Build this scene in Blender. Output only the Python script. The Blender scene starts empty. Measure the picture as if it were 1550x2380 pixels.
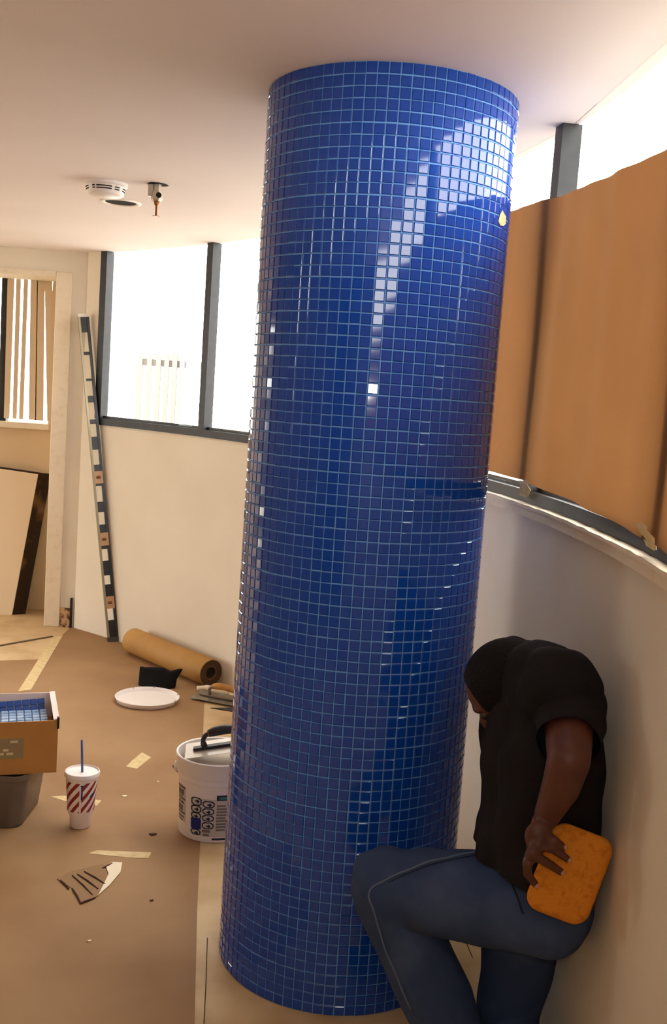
import bpy, bmesh, math, random
from mathutils import Vector, Matrix, Quaternion
from mathutils.bvhtree import BVHTree
random.seed(7)
sc = bpy.context.scene
COL = sc.collection

# ------------------------------------------------------------------ camera
FPX, PITCH, ROLL, EYE = 2361.96, 0.112678, 0.06812, 1.6344
CW, CH = 1550.0, 2380.0
fwd = Vector((0, math.cos(PITCH), -math.sin(PITCH)))
up0 = Vector((0, math.sin(PITCH), math.cos(PITCH)))
rt0 = Vector((1, 0, 0))
c_, s_ = math.cos(ROLL), math.sin(ROLL)
RT = rt0 * c_ + up0 * s_
UP = up0 * c_ - rt0 * s_
CAM = Vector((0, 0, EYE))
cd = bpy.data.cameras.new('camera'); cam = bpy.data.objects.new('camera', cd); COL.objects.link(cam)
cd.sensor_fit = 'VERTICAL'; cd.sensor_height = 36.0; cd.lens = 36.0 * FPX / CH
cd.clip_start = 0.02; cd.clip_end = 300
mw = Matrix((RT, UP, -fwd)).transposed().to_4x4(); mw.translation = CAM
cam.matrix_world = mw
sc.camera = cam

# ------------------------------------------------------------------ world, lights, exposure
sc.view_settings.view_transform = 'Standard'; sc.view_settings.look = 'None'
sc.view_settings.gamma = 1.0; sc.view_settings.exposure = 0.0
sc.view_settings.use_curve_mapping = False
w = bpy.data.worlds.new('overcast_sky'); sc.world = w; w.use_nodes = True
bg = w.node_tree.nodes['Background']
bg.inputs['Color'].default_value = (1.0, 0.972, 0.925, 1); bg.inputs['Strength'].default_value = 12.0
ld = bpy.data.lights.new('camera_flash', 'POINT'); ld.energy = 13.0; ld.shadow_soft_size = 0.03; ld.color = (1, .95, .88)
lo = bpy.data.objects.new('camera_flash', ld); COL.objects.link(lo); lo.location = CAM + UP * 0.06 + RT * -0.02
sc.cycles.diffuse_bounces = 6; sc.cycles.max_bounces = 10; sc.cycles.transparent_max_bounces = 12
sc.cycles.caustics_reflective = False; sc.cycles.caustics_refractive = False
sc.cycles.use_denoising = True

# ------------------------------------------------------------------ helpers
def ray(px, py):
    return fwd + RT * ((px - CW / 2) / FPX) - UP * ((py - CH / 2) / FPX)
def PY(px, py, Y):
    d = ray(px, py); return CAM + d * (Y / d.y)
def PZ(px, py, z=0.0):
    d = ray(px, py); return CAM + d * ((z - EYE) / d.z)
def s2l(c):
    return tuple((x / 12.92 if x <= .04045 else ((x + .055) / 1.055) ** 2.4) for x in [v / 255 for v in c])
def empty(name, loc=(0, 0, 0), rz=0):
    o = bpy.data.objects.new(name, None); COL.objects.link(o); o.location = loc; o.rotation_euler = (0, 0, rz)
    o.empty_display_size = .05; return o
def tag(o, label=None, cat=None, group=None, kind=None):
    if label: o['label'] = label
    if cat: o['category'] = cat
    if group: o['group'] = group
    if kind: o['kind'] = kind
    return o
def obj(name, bm, mat, parent=None, smooth=False, recalc=True):
    if recalc: bmesh.ops.recalc_face_normals(bm, faces=bm.faces[:])
    me = bpy.data.meshes.new(name); bm.to_mesh(me); bm.free()
    if smooth:
        for p in me.polygons: p.use_smooth = True
    o = bpy.data.objects.new(name, me); COL.objects.link(o)
    if mat: me.materials.append(mat)
    if parent: o.parent = parent
    return o
def autosmooth(o, ang=40):
    me = o.data
    for p in me.polygons: p.use_smooth = True
    try: me.set_sharp_from_angle(angle=math.radians(ang))
    except Exception: pass
    return o
def recenter(o):
    """put the origin at the base centre of a top-level mesh"""
    vs = [v.co for v in o.data.vertices]
    b = Vector(((min(v.x for v in vs) + max(v.x for v in vs)) / 2, (min(v.y for v in vs) + max(v.y for v in vs)) / 2, min(v.z for v in vs)))
    o.data.transform(Matrix.Translation(-b)); o.location = b; return o
BM = bmesh.new
def box(bm, lo, hi, M=None):
    r = [bm.verts.new((x, y, z)) for x in (lo[0], hi[0]) for y in (lo[1], hi[1]) for z in (lo[2], hi[2])]
    for f in ((0,1,3,2),(4,6,7,5),(0,4,5,1),(2,3,7,6),(0,2,6,4),(1,5,7,3)): bm.faces.new([r[i] for i in f])
    if M is not None:
        for v in r: v.co = M @ v.co
    return r
def bevel(bm, w, seg=2):
    bmesh.ops.bevel(bm, geom=bm.edges[:], offset=w, segments=seg, affect='EDGES', profile=.5)
    return bm
def lathe(bm, prof, n=32, M=None, cap=True):
    rings = []
    for r, z in prof:
        ring = [bm.verts.new((r * math.cos(2*math.pi*i/n), r * math.sin(2*math.pi*i/n), z)) for i in range(n)]
        rings.append(ring)
    for a, b in zip(rings, rings[1:]):
        for i in range(n): bm.faces.new((a[i], a[(i+1) % n], b[(i+1) % n], b[i]))
    if cap:
        bm.faces.new(rings[0][::-1]); bm.faces.new(rings[-1])
    if M is not None:
        for ring in rings:
            for v in ring: v.co = M @ v.co
    return bm
def frame_from(t):
    t = t.normalized(); a = Vector((0, 0, 1)) if abs(t.z) < .9 else Vector((1, 0, 0))
    u = t.cross(a).normalized(); return u, t.cross(u).normalized()
def tube(bm, pts, rad, n=12, cap=True):
    pts = [Vector(p) for p in pts]; rings = []; up = None
    for i, p in enumerate(pts):
        t = (pts[min(i+1, len(pts)-1)] - pts[max(i-1, 0)])
        t.normalize()
        if up is None: up, _ = frame_from(t)
        up = (up - t * up.dot(t)).normalized(); v = t.cross(up)
        r = rad[i] if isinstance(rad, (list, tuple)) else rad
        rings.append([bm.verts.new(p + up * r * math.cos(2*math.pi*k/n) + v * r * math.sin(2*math.pi*k/n)) for k in range(n)])
    for a, b in zip(rings, rings[1:]):
        for i in range(n): bm.faces.new((a[i], a[(i+1) % n], b[(i+1) % n], b[i]))
    if cap: bm.faces.new(rings[0][::-1]); bm.faces.new(rings[-1])
    return bm
def spline(pts, n=8):
    pts = [Vector(p) for p in pts]; out = []
    P = [pts[0]] + pts + [pts[-1]]
    for i in range(1, len(P) - 2):
        a, b, c, d = P[i-1], P[i], P[i+1], P[i+2]
        for k in range(n):
            t = k / n
            out.append(.5 * ((2*b) + (c-a)*t + (2*a-5*b+4*c-d)*t*t + (3*b-a-3*c+d)*t**3))
    out.append(pts[-1]); return out
def ball(bm, c, r, M=None, seg=16, rings=10):
    """ellipsoid; r scalar or 3 radii; M 3x3 orientation"""
    rr = (r, r, r) if not hasattr(r, '__len__') else r
    T = Matrix.Translation(Vector(c)) @ (M.to_4x4() if M is not None else Matrix.Identity(4)) @ Matrix.Diagonal((*rr, 1))
    bmesh.ops.create_uvsphere(bm, u_segments=seg, v_segments=rings, radius=1, matrix=T)
def limb(bm, pts, rad, n=16):
    """closed tapered limb: tube plus balls at joints"""
    tube(bm, pts, rad, n)
    for p, r in zip(pts, rad): ball(bm, p, r)
def prism(bm, pts, z0, z1):
    a = [bm.verts.new((p[0], p[1], z0)) for p in pts]; b = [bm.verts.new((p[0], p[1], z1)) for p in pts]
    n = len(pts); bm.faces.new(a[::-1]); bm.faces.new(b)
    for i in range(n): bm.faces.new((a[i], a[(i+1) % n], b[(i+1) % n], b[i]))
def extrude_poly(bm, pts3, nrm):
    """closed polygon of 3D points extruded by vector nrm"""
    a = [bm.verts.new(p) for p in pts3]; b = [bm.verts.new(Vector(p) + nrm) for p in pts3]
    n = len(a); bm.faces.new(a[::-1]); bm.faces.new(b)
    for i in range(n): bm.faces.new((a[i], a[(i+1) % n], b[(i+1) % n], b[i]))
def rrect(w, h, r, n=6):
    out = []
    for cx, cy, a0 in ((w/2-r, h/2-r, 0), (-w/2+r, h/2-r, 90), (-w/2+r, -h/2+r, 180), (w/2-r, -h/2+r, 270)):
        for k in range(n+1):
            a = math.radians(a0 + 90*k/n); out.append((cx + r*math.cos(a), cy + r*math.sin(a)))
    return out

# ------------------------------------------------------------------ materials
def mat(name, rgb, rough=.6, spec=.5, noise=None, bump=None, metal=0, coat=0, coord='Object', srgb=True, sheen=0):
    """rgb sRGB 0-255; noise=(scale, rgb2, lo, hi, detail); bump=(scale, strength, dist)"""
    m = bpy.data.materials.new(name); m.use_nodes = True; nt = m.node_tree; b = nt.nodes['Principled BSDF']
    c = (*s2l(rgb), 1)
    b.inputs['Base Color'].default_value = c; b.inputs['Roughness'].default_value = rough
    b.inputs['Specular IOR Level'].default_value = spec; b.inputs['Metallic'].default_value = metal
    b.inputs['Coat Weight'].default_value = coat
    if sheen: b.inputs['Sheen Weight'].default_value = sheen
    tc = nt.nodes.new('ShaderNodeTexCoord')
    if noise:
        n = nt.nodes.new('ShaderNodeTexNoise'); n.inputs['Scale'].default_value = noise[0]; n.inputs['Detail'].default_value = noise[4] if len(noise) > 4 else 6
        nt.links.new(tc.outputs[coord], n.inputs['Vector'])
        r = nt.nodes.new('ShaderNodeMapRange'); r.inputs['From Min'].default_value = noise[2]; r.inputs['From Max'].default_value = noise[3]
        nt.links.new(n.outputs['Fac'], r.inputs['Value'])
        mx = nt.nodes.new('ShaderNodeMix'); mx.data_type = 'RGBA'
        mx.inputs['A'].default_value = c; mx.inputs['B'].default_value = (*s2l(noise[1]), 1)
        nt.links.new(r.outputs['Result'], mx.inputs['Factor']); nt.links.new(mx.outputs['Result'], b.inputs['Base Color'])
    if bump:
        n = nt.nodes.new('ShaderNodeTexNoise'); n.inputs['Scale'].default_value = bump[0]; n.inputs['Detail'].default_value = 5
        nt.links.new(tc.outputs[coord], n.inputs['Vector'])
        bp = nt.nodes.new('ShaderNodeBump'); bp.inputs['Strength'].default_value = bump[1]; bp.inputs['Distance'].default_value = bump[2]
        nt.links.new(n.outputs['Fac'], bp.inputs['Height']); nt.links.new(bp.outputs['Normal'], b.inputs['Normal'])
    return m
def glass_mat():
    m = bpy.data.materials.new('window_glass'); m.use_nodes = True; nt = m.node_tree
    for n in list(nt.nodes): nt.nodes.remove(n)
    o = nt.nodes.new('ShaderNodeOutputMaterial'); mx = nt.nodes.new('ShaderNodeMixShader')
    t = nt.nodes.new('ShaderNodeBsdfTransparent'); g = nt.nodes.new('ShaderNodeBsdfGlossy'); f = nt.nodes.new('ShaderNodeLayerWeight'); f.inputs['Blend'].default_value = .5
    pw = nt.nodes.new('ShaderNodeMath'); pw.operation = 'POWER'; pw.inputs[1].default_value = 5; ml = nt.nodes.new('ShaderNodeMath'); ml.operation = 'MULTIPLY_ADD'; ml.inputs[1].default_value = .45; ml.inputs[2].default_value = .025
    nt.links.new(f.outputs['Facing'], pw.inputs[0]); nt.links.new(pw.outputs[0], ml.inputs[0])
    t.inputs['Color'].default_value = (.96, .97, .96, 1); g.inputs['Roughness'].default_value = .02
    nt.links.new(ml.outputs[0], mx.inputs[0]); nt.links.new(t.outputs[0], mx.inputs[1]); nt.links.new(g.outputs[0], mx.inputs[2]); nt.links.new(mx.outputs[0], o.inputs[0])
    return m
def paper_mat(name, rgb, trans, mixf):
    m = mat(name, rgb, .8, .2, noise=(3.0, tuple(int(v*.8) for v in rgb), .35, .75, 8), bump=(9, .25, .01))
    nt = m.node_tree; b = nt.nodes['Principled BSDF']; o = nt.nodes['Material Output']
    tr = nt.nodes.new('ShaderNodeBsdfTranslucent'); mx = nt.nodes.new('ShaderNodeMixShader'); mx.inputs[0].default_value = mixf
    tc = nt.nodes.new('ShaderNodeTexCoord'); n = nt.nodes.new('ShaderNodeTexNoise'); n.inputs['Scale'].default_value = 6; n.inputs['Detail'].default_value = 8
    nt.links.new(tc.outputs['Object'], n.inputs['Vector'])
    mm = nt.nodes.new('ShaderNodeMix'); mm.data_type = 'RGBA'
    mm.inputs['A'].default_value = (*[v*.8 for v in s2l(trans)], 1); mm.inputs['B'].default_value = (*[min(1, v*1.15) for v in s2l(trans)], 1)
    nt.links.new(n.outputs['Fac'], mm.inputs['Factor']); nt.links.new(mm.outputs['Result'], tr.inputs['Color'])
    nt.links.new(b.outputs[0], mx.inputs[1]); nt.links.new(tr.outputs[0], mx.inputs[2]); nt.links.new(mx.outputs[0], o.inputs['Surface'])
    return m
M = {}
M['wall'] = mat('painted_drywall', (232, 222, 204), .75, .25, noise=(2.2, (224, 213, 194), .4, .75), bump=(60, .12, .004))
M['dim'] = mat('low_bounce_board', (150, 132, 114), .8, .2, noise=(2, (134, 116, 98), .4, .7))  # darkened so the unseen walls bounce less light
M['ceil'] = mat('ceiling_plaster', (235, 226, 226), .85, .2, noise=(1.2, (230, 220, 220), .4, .7), bump=(120, .08, .003))
M['floor'] = mat('bare_floor', (206, 178, 136), .6, .3, noise=(5, (180, 148, 104), .45, .75), bump=(40, .1, .004))
M['kraft'] = mat('kraft_paper', (158, 124, 88), .75, .25, noise=(1.6, (134, 98, 64), .4, .75), bump=(5, .3, .012))
M['kraftroll'] = mat('kraft_roll', (188, 142, 76), .6, .3, noise=(4, (168, 124, 66), .4, .7))
M['tape'] = mat('masking_tape', (214, 192, 146), .7, .2, noise=(30, (198, 172, 126), .4, .7))
M['white_paper'] = mat('white_paper', (236, 222, 196), .7, .2)
M['bronze'] = mat('bronze_aluminium', (27, 26, 30), .5, .35, noise=(25, (36, 35, 40), .4, .7))
M['trim'] = mat('cream_trim', (228, 213, 188), .6, .3, noise=(25, (214, 197, 168), .5, .9), bump=(50, .35, .006))
M['glass'] = glass_mat()
M['grout'] = mat('pale_blue_grout', (108, 160, 222), .7, .3)
M['black'] = mat('black_fabric', (18, 17, 18), .85, .15, bump=(40, .4, .01))
M['rubber'] = mat('dark_rubber', (34, 28, 32), .45, .4)
M['white_plastic'] = mat('white_plastic', (232, 224, 220), .4, .4)
M['steel'] = mat('trowel_steel', (150, 142, 130), .4, .5, metal=.7, noise=(20, (110, 100, 90), .4, .7))
M['chrome'] = mat('sprinkler_metal', (190, 182, 170), .3, .5, metal=.8)
M['brass'] = mat('brass', (150, 98, 50), .35, .5, metal=.8)
M['darkhole'] = mat('dark_cavity', (40, 34, 30), .8, .1)
M['cardboard'] = mat('cardboard', (178, 126, 66), .75, .2, noise=(6, (166, 112, 56), .4, .7))
M['box_white'] = mat('white_card', (226, 208, 204), .7, .2)
M['tile'] = mat('cobalt_glass_tile', (11, 64, 160), .06, .5, coat=.2)
M['wood'] = mat('wood_handle', (188, 138, 70), .5, .3, noise=(30, (160, 108, 50), .4, .7))

# ------------------------------------------------------------------ the round room
CX, CY, R, H = -4.84566, 2.10961, 5.49236, 2.44
def ang(a, r, z=0.0):
    a = math.radians(a); return Vector((CX + r * math.cos(a), CY + r * math.sin(a), z))
def arcbox(bm, a0, a1, r0, r1, z0, z1, n=24, rag=0):
    rows = []
    for i in range(n + 1):
        a = a0 + (a1 - a0) * i / n; j = random.uniform(-rag, rag)
        rows.append([bm.verts.new(ang(a, r, z + (j if z == z1 else 0))) for r, z in ((r0, z0), (r1, z0), (r1, z1), (r0, z1))])
    for p, q in zip(rows, rows[1:]):
        for k in range(4): bm.faces.new((p[k], q[k], q[(k+1) % 4], p[(k+1) % 4]))
    bm.faces.new(rows[0][::-1]); bm.faces.new(rows[-1])
A_CORNER = 54.6; SILL = 1.357; A_BACK = -59.0
XL, YB, YF = -6.5, -2.6, 6.6
CORN = ang(A_CORNER, R)
# floor
bm = BM(); prism(bm, [ang(A_BACK, R + .1)[:2]] + [ang(a, R + .1)[:2] for a in range(-58, 55, 4)] + [(CORN.x, 7.4), (XL - .1, 7.4), (XL - .1, YB - .1), (ang(A_BACK, R).x, YB - .1)], -.12, 0)
tag(obj('floor', bm, M['floor']), kind='structure')
bm = BM(); prism(bm, [ang(a, R + .035)[:2] for a in [A_BACK + 113.6 * i / 56 for i in range(57)]] + [(CORN.x, 7.4), (XL - .1, 7.4), (XL - .1, YB - .1), (ang(A_BACK, R).x, YB - .1)], H, H + .16)
tag(obj('ceiling', bm, M['ceil']), kind='structure')
# curved outer wall: low wall under the glazing, solid strip beside the corner
bm = BM(); arcbox(bm, A_BACK, A_CORNER, R, R + .12, 0, SILL, 70)
wr = autosmooth(obj('wall_right', bm, M['wall'])); tag(wr, kind='structure')
bm = BM(); arcbox(bm, 53.25, A_CORNER, R, R + .12, SILL, H, 4)
o = obj('wall_pier', bm, M['wall'], wr)
bm = BM(); arcbox(bm, A_BACK, -34.9, R, R + .12, SILL, H, 12)
o = autosmooth(obj('wall_pier', bm, M['wall'], wr))
# rough drywall edge along the right part of the sill
bm = BM(); arcbox(bm, -34, 24, R - .030, R - .0005, SILL - .030, SILL - .001, 90, .0022); arcbox(bm, -34, 24, R - .040, R - .0125, SILL - .002, SILL + .007, 120, .0018)
tag(autosmooth(obj('trim_1', bm, M['trim']), 30), kind='structure')
# glazing bays
MUL = [52.9, 42.2, 31.2, 20.2, 9.2, -1.8, -12.8, -23.8, -34.8]
def radial_box(bm, a, w, r0, r1, z0, z1):
    c = ang(a, 0); A = math.radians(a)
    Mx = Matrix.Translation((CX, CY, 0)) @ Matrix.Rotation(A, 4, 'Z')
    box(bm, (r0, -w/2, z0), (r1, w/2, z1), Mx)
for i, (a1, a0) in enumerate(zip(MUL, MUL[1:])):
    root = empty('window_%d' % (i + 1), ang((a0 + a1) / 2, R, SILL)); tag(root, kind='structure')
    def part(name, bm, m, root=root):
        o = obj(name, bm, m); o.parent = root; o.matrix_parent_inverse = Matrix.Translation(-root.location); return o
    bm = BM(); arcbox(bm, a0, a1, R - .012, R + .05, SILL, SILL + .042, 10); part('sill_rail', bm, M['bronze'])
    bm = BM(); arcbox(bm, a0, a1, R + .012, R + .03, SILL + .042, SILL + .058, 10); part('glazing_bead', bm, M['bronze'])
    bm = BM(); radial_box(bm, a1, .058, R - .012, R + .045, SILL + .04, H); part('mullion', bm, M['bronze'])
    if i == len(MUL) - 2:
        bm = BM(); radial_box(bm, a0, .058, R - .012, R + .045, SILL + .04, H); part('mullion', bm, M['bronze'])
    A, B = ang(a0, R + .022), ang(a1, R + .022); d = (B - A).normalized(); nr = Vector((d.y, -d.x, 0)) * .006
    bm = BM(); extrude_poly(bm, [Vector((p.x, p.y, z)) for p, z in ((A, SILL + .05), (B, SILL + .05), (B, H), (A, H))], nr); part('pane', bm, M['glass'])
    # daylight portal on the opening (guides sampling of the sky only)
    pl = bpy.data.lights.new('sky_portal', 'AREA'); pl.shape = 'RECTANGLE'; pl.size = (B - A).length; pl.size_y = H - SILL; pl.cycles.is_portal = True
    po = bpy.data.objects.new('sky_portal', pl); COL.objects.link(po)
    ac = math.radians((a0 + a1) / 2); mid = ang((a0 + a1) / 2, R + .1, (SILL + H) / 2)
    po.matrix_world = Matrix.Translation(mid) @ Vector((-math.cos(ac), -math.sin(ac), 0)).to_track_quat('-Z', 'Y').to_matrix().to_4x4()
# wall facing the camera at the far left, with a recess that holds a window
XO = PZ(105, 1452).x; XO0 = -3.3; ZO = PY(60, 634, YF).z; YR = 7.06
bm = BM(); box(bm, (XO, YF, 0), (CORN.x + .02, YR, H)); box(bm, (XO0, YF, ZO), (XO, YR, H)); box(bm, (XL, YF, 0), (XO0, YR, H))
wl = obj('wall_left', bm, M['wall']); tag(wl, kind='structure')
# back of the recess with a window opening
wz0 = PY(60, 982, YR).z; wz1 = 2.36; wx0 = -3.0; wx1 = PY(112, 960, YR).x
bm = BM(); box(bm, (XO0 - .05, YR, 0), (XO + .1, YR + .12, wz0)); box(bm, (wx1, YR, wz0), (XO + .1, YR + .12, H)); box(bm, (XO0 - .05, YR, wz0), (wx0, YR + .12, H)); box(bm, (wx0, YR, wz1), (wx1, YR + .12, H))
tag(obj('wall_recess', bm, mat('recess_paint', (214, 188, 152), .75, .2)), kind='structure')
bm = BM(); xa = XO; xb = PZ(140, 1455).x
box(bm, (xa, YF - .016, 0), (xb, YF + .001, ZO + .02)); bevel(bm, .004, 1)
tag(obj('trim_2', bm, M['trim']), kind='structure')
bm = BM(); box(bm, (XO0, YF - .014, ZO - .012), (xa - .001, YF + .01, ZO + .02)); tag(obj('trim_3', bm, M['trim']), kind='structure')
# remaining walls and an added light blocker (behind the camera and to the left, mostly glass)
bm = BM(); box(bm, (XL, YB - .12, 0), (ang(A_BACK, R + .1).x + .1, YB, H)); tag(obj('wall_back', bm, M['dim']), kind='structure')
bm = BM(); box(bm, (-3.4, YB, 0), (-3.28, 4.0, H)); tag(obj('wall_light_block', bm, M['dim']), kind='structure')  # added out of view to block glass-door light from the near side
gy0, gy1, gz = 4.0, 6.4, 2.25
bm = BM(); box(bm, (XL - .12, YB, 0), (XL, gy0, H)); box(bm, (XL - .12, gy1, 0), (XL, 7.0, H)); box(bm, (XL - .12, gy0, gz), (XL, gy1, H)); tag(obj('wall_far_left', bm, M['dim']), kind='structure')
gd = empty('window_%d' % (len(MUL) + 1), (XL, gy0, 0)); tag(gd, kind='structure')
for k in range(5):
    y = (gy1 - gy0) * k / 4; bm = BM(); box(bm, (-.1, y - .04, .0), (-.02, y + .04, gz)); obj('mullion', bm, M['bronze'], gd)
for k in range(4):
    y = (gy1 - gy0) * k / 4; bm = BM(); box(bm, (-.065, y + .04, .0), (-.059, y + (gy1 - gy0) / 4 - .04, gz)); obj('pane', bm, M['glass'], gd)
pl = bpy.data.lights.new('sky_portal', 'AREA'); pl.shape = 'RECTANGLE'; pl.size = gy1 - gy0; pl.size_y = gz; pl.cycles.is_portal = True
po = bpy.data.objects.new('sky_portal', pl); COL.objects.link(po)
po.matrix_world = Matrix.Translation((XL - .13, (gy0 + gy1) / 2, gz / 2)) @ Vector((1, 0, 0)).to_track_quat('-Z', 'Y').to_matrix().to_4x4()
# recess window: frame, glass, sill, vertical blinds
rw = empty('window_%d' % len(MUL), (wx1, YR, wz0)); tag(rw, kind='structure')
def rwp(name, lo, hi, m):
    bm = BM(); box(bm, [lo[0] - wx1, lo[1] - YR, lo[2] - wz0], [hi[0] - wx1, hi[1] - YR, hi[2] - wz0]); return obj(name, bm, m, rw)
xd = PY(14, 800, YR + .06)
rwp('mullion', (xd.x - .035, YR + .04, wz0), (xd.x + .02, YR + .1, wz1), M['bronze'])
rwp('pane', (wx0, YR + .065, wz0), (wx1, YR + .071, wz1), M['glass'])
rwp('window_sill', (wx0 - .03, YR - .05, wz0 - .04), (wx1 + .02, YR + .04, wz0), M['trim'])
vane = mat('beige_vane', (214, 194, 166), .8, .2)
bl = empty('vertical_blinds', (wx1, YR, wz1)); tag(bl, 'beige vertical blinds with uneven gaps in the far left window', 'blinds')
vx = [(-22, -2, -26, -6), (18, 34, 9, 22), (38, 49, 29, 39), (56, 66, 44, 54), (71, 88, 67, 84), (86, 104, 82, 101), (103, 121, 110, 126)]
for (t0, t1, b0, b1) in vx:
    yv = YR + .012; bm = BM()
    pts = [PY(t0, 636, yv), PY(t1, 638, yv), PY(b1, 966, yv), PY(b0, 964, yv)]
    pts = [Vector((p.x, yv, z)) for p, z in zip(pts, (wz1, wz1, wz0 + .02, wz0 + .02))]
    pts = [p - bl.location for p in pts]
    extrude_poly(bm, pts, Vector((0, .003, 0))); obj('vane', bm, vane, bl)
bm = BM(); box(bm, (wx0 - wx1, -.01, -.05), (-.01, .03, 0)); obj('head_rail', bm, M['trim'], bl)
# ground outside and a distant railing
bm = BM(); box(bm, (-30, -30, -.4), (30, 36, -.2)); tag(obj('ground', bm, mat('worn_concrete', (146, 140, 132), .8, .2)), kind='structure')
bm = BM(); box(bm, (-18, 1, -.2), (XL - .2, 9, -.12)); tag(obj('bounce_slab', bm, mat('pale_bounce', (214, 206, 192), .8, .2)), kind='structure')  # unseen pale slab added to brighten the low reflection on the column
rl = empty('railing', (0, 15, -.2)); tag(rl, 'faint grey picket fence seen outside through the left window', 'fence')
fm = mat('weathered_fence', (112, 106, 103), .8, .2)
for k, px in enumerate((327, 349, 370, 389, 408, 425, 441)):
    t = PY(px, 822, 15); bm = BM(); box(bm, (t.x - .035, -.03, 0), (t.x + .035, .03, t.z + .2)); obj('picket', bm, fm, rl)
bm = BM(); t0, t1 = PY(320, 824, 15), PY(500, 832, 15); box(bm, (t0.x, .03, t0.z + .05), (t1.x, .06, t0.z + .15)); obj('rail', bm, fm, rl)

# ------------------------------------------------------------------ tiled column
KX, KY, KR = 0.08668, 2.87708, 0.33969
NR, NC = 86, 75
root = empty('tiled_column', (KX, KY, 0)); tag(root, 'round floor-to-ceiling column clad in small cobalt blue glass mosaic tiles', 'column')
bm = BM(); lathe(bm, [(KR - .0026, 0), (KR - .0026, H)], 150); autosmooth(obj('grout_core', bm, M['grout'], root))
pz = H / NR; pa = 2 * math.pi / NC
tw = KR * pa * .5 - .0015; th = pz * .5 - .0015
def tile_verts():
    ch, dp = .0016, .0014
    L = []
    for (s, z) in ((1.0, -.004), (1.0, -dp), (None, 0)):
        for sx, sz in ((-1, -1), (1, -1), (1, 1), (-1, 1)):
            L.append(Vector((z, sx * (tw if s else tw - ch), sz * (th if s else th - ch))))
    return L
TV = tile_verts()
TF = [(0,1,5,4),(1,2,6,5),(2,3,7,6),(3,0,4,7),(4,5,9,8),(5,6,10,9),(6,7,11,10),(7,4,8,11),(8,9,10,11)]
tiles = []
camxy = math.atan2(-KY, -KX)
for r in range(NR):
    rowoff = random.gauss(0, .0004)
    for c in range(NC):
        a = camxy + c * pa + random.gauss(0, .0006); z = (r + .5) * pz + random.gauss(0, .00035) + rowoff * .6
        sheet = random.Random((r // 11) * 100 + (c // 11)); tz, ty = sheet.gauss(0, .003), sheet.gauss(0, .003)
        q = Matrix.Rotation(a + random.gauss(0, .006) + tz, 4, 'Z') @ Matrix.Rotation(random.gauss(0, .006) + ty, 4, 'Y')
        T = Matrix.Translation((KR * math.cos(a), KR * math.sin(a), z)) @ q
        n = Vector((math.cos(a), math.sin(a), 0)); pos = Vector((KX, KY, 0)) + T.translation
        v = CAM - pos; area = max(0, n.dot(v)) / v.length ** 3
        tiles.append((area, T))
tiles.sort(key=lambda t: -t[0])
tm = bpy.data.meshes.new('tile'); tm.from_pydata(TV, [], TF); tm.materials.append(M['tile'])
for ar, T in tiles[:300]:
    o = bpy.data.objects.new('tile', tm); COL.objects.link(o); o.parent = root; o.matrix_local = T
vs, fs = [], []
for ar, T in tiles[300:]:
    k = len(vs); vs.extend([T @ v for v in TV]); fs.extend([tuple(i + k for i in f) for f in TF])
me = bpy.data.meshes.new('mosaic_tiling'); me.from_pydata(vs, [], fs); me.materials.append(M['tile'])
o = bpy.data.objects.new('mosaic_tiling', me); COL.objects.link(o); o.parent = root; o['kind'] = 'stuff'
# scrap of tape stuck high on the column
d = ray(1171, 507); 
def col_hit(px, py, rr=KR + .0006):
    d = ray(px, py); a = d.x**2 + d.y**2; b = -2 * (d.x * KX + d.y * KY); c = KX**2 + KY**2 - rr * rr
    disc = max(b*b - 4*a*c, 0); return CAM + d * ((-b - math.sqrt(disc)) / 2 / a)
hp = col_hit(1168, 508); ha = math.atan2(hp.y - KY, hp.x - KX)
bm = BM(); pts = [(-.028, -.012), (-.012, -.02), (.012, -.016), (.03, -.008), (.026, .01), (.006, .014), (-.006, .02), (-.02, .008)]
extrude_poly(bm, [Vector(((KR + .0008) * math.cos(ha + x / KR), (KR + .0008) * math.sin(ha + x / KR), hp.z + z)) + Vector((KX, KY, 0)) for x, z in pts], Vector((math.cos(ha), math.sin(ha), 0)) * .0006)
tag(recenter(obj('tape_scrap', bm, M['tape'])), 'scrap of yellowish masking tape stuck high on the blue column', 'tape')

# ------------------------------------------------------------------ brown paper over the right windows
bm = BM(); a0, a1, nu, nv = 14.5, -31.5, 180, 24; grid = []
for i in range(nu + 1):
    a = a0 + (a1 - a0) * i / nu; col = []
    yv = ang(a, R).y
    zt = 2.254 + (yv - 3.329) * .064; zb = 1.43 if a > 9 else 1.425 - (9 - a) * .0028
    zb = max(zb, 1.372)
    for j in range(nv + 1):
        z = zb + (zt - zb) * j / nv
        wv = .004 * math.sin(a * 1.7 + .8 * math.sin(z * 3)) + .003 * math.sin(a * 3.1 + 1) * (z - 1.2) + .003 * math.sin(z * 6 + a)
        col.append(bm.verts.new(ang(a, R - .022 - .006 + wv - .002, z)))
    grid.append(col)
for i in range(nu):
    for j in range(nv): bm.faces.new((grid[i][j], grid[i+1][j], grid[i+1][j+1], grid[i][j+1]))
pp = obj('window_paper', bm, paper_mat('backlit_kraft_paper', (150, 104, 64), (92, 60, 33), .5), smooth=True, recalc=False)
tag(recenter(pp), 'large sheet of brown kraft paper taped over the right windows', 'paper')
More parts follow.
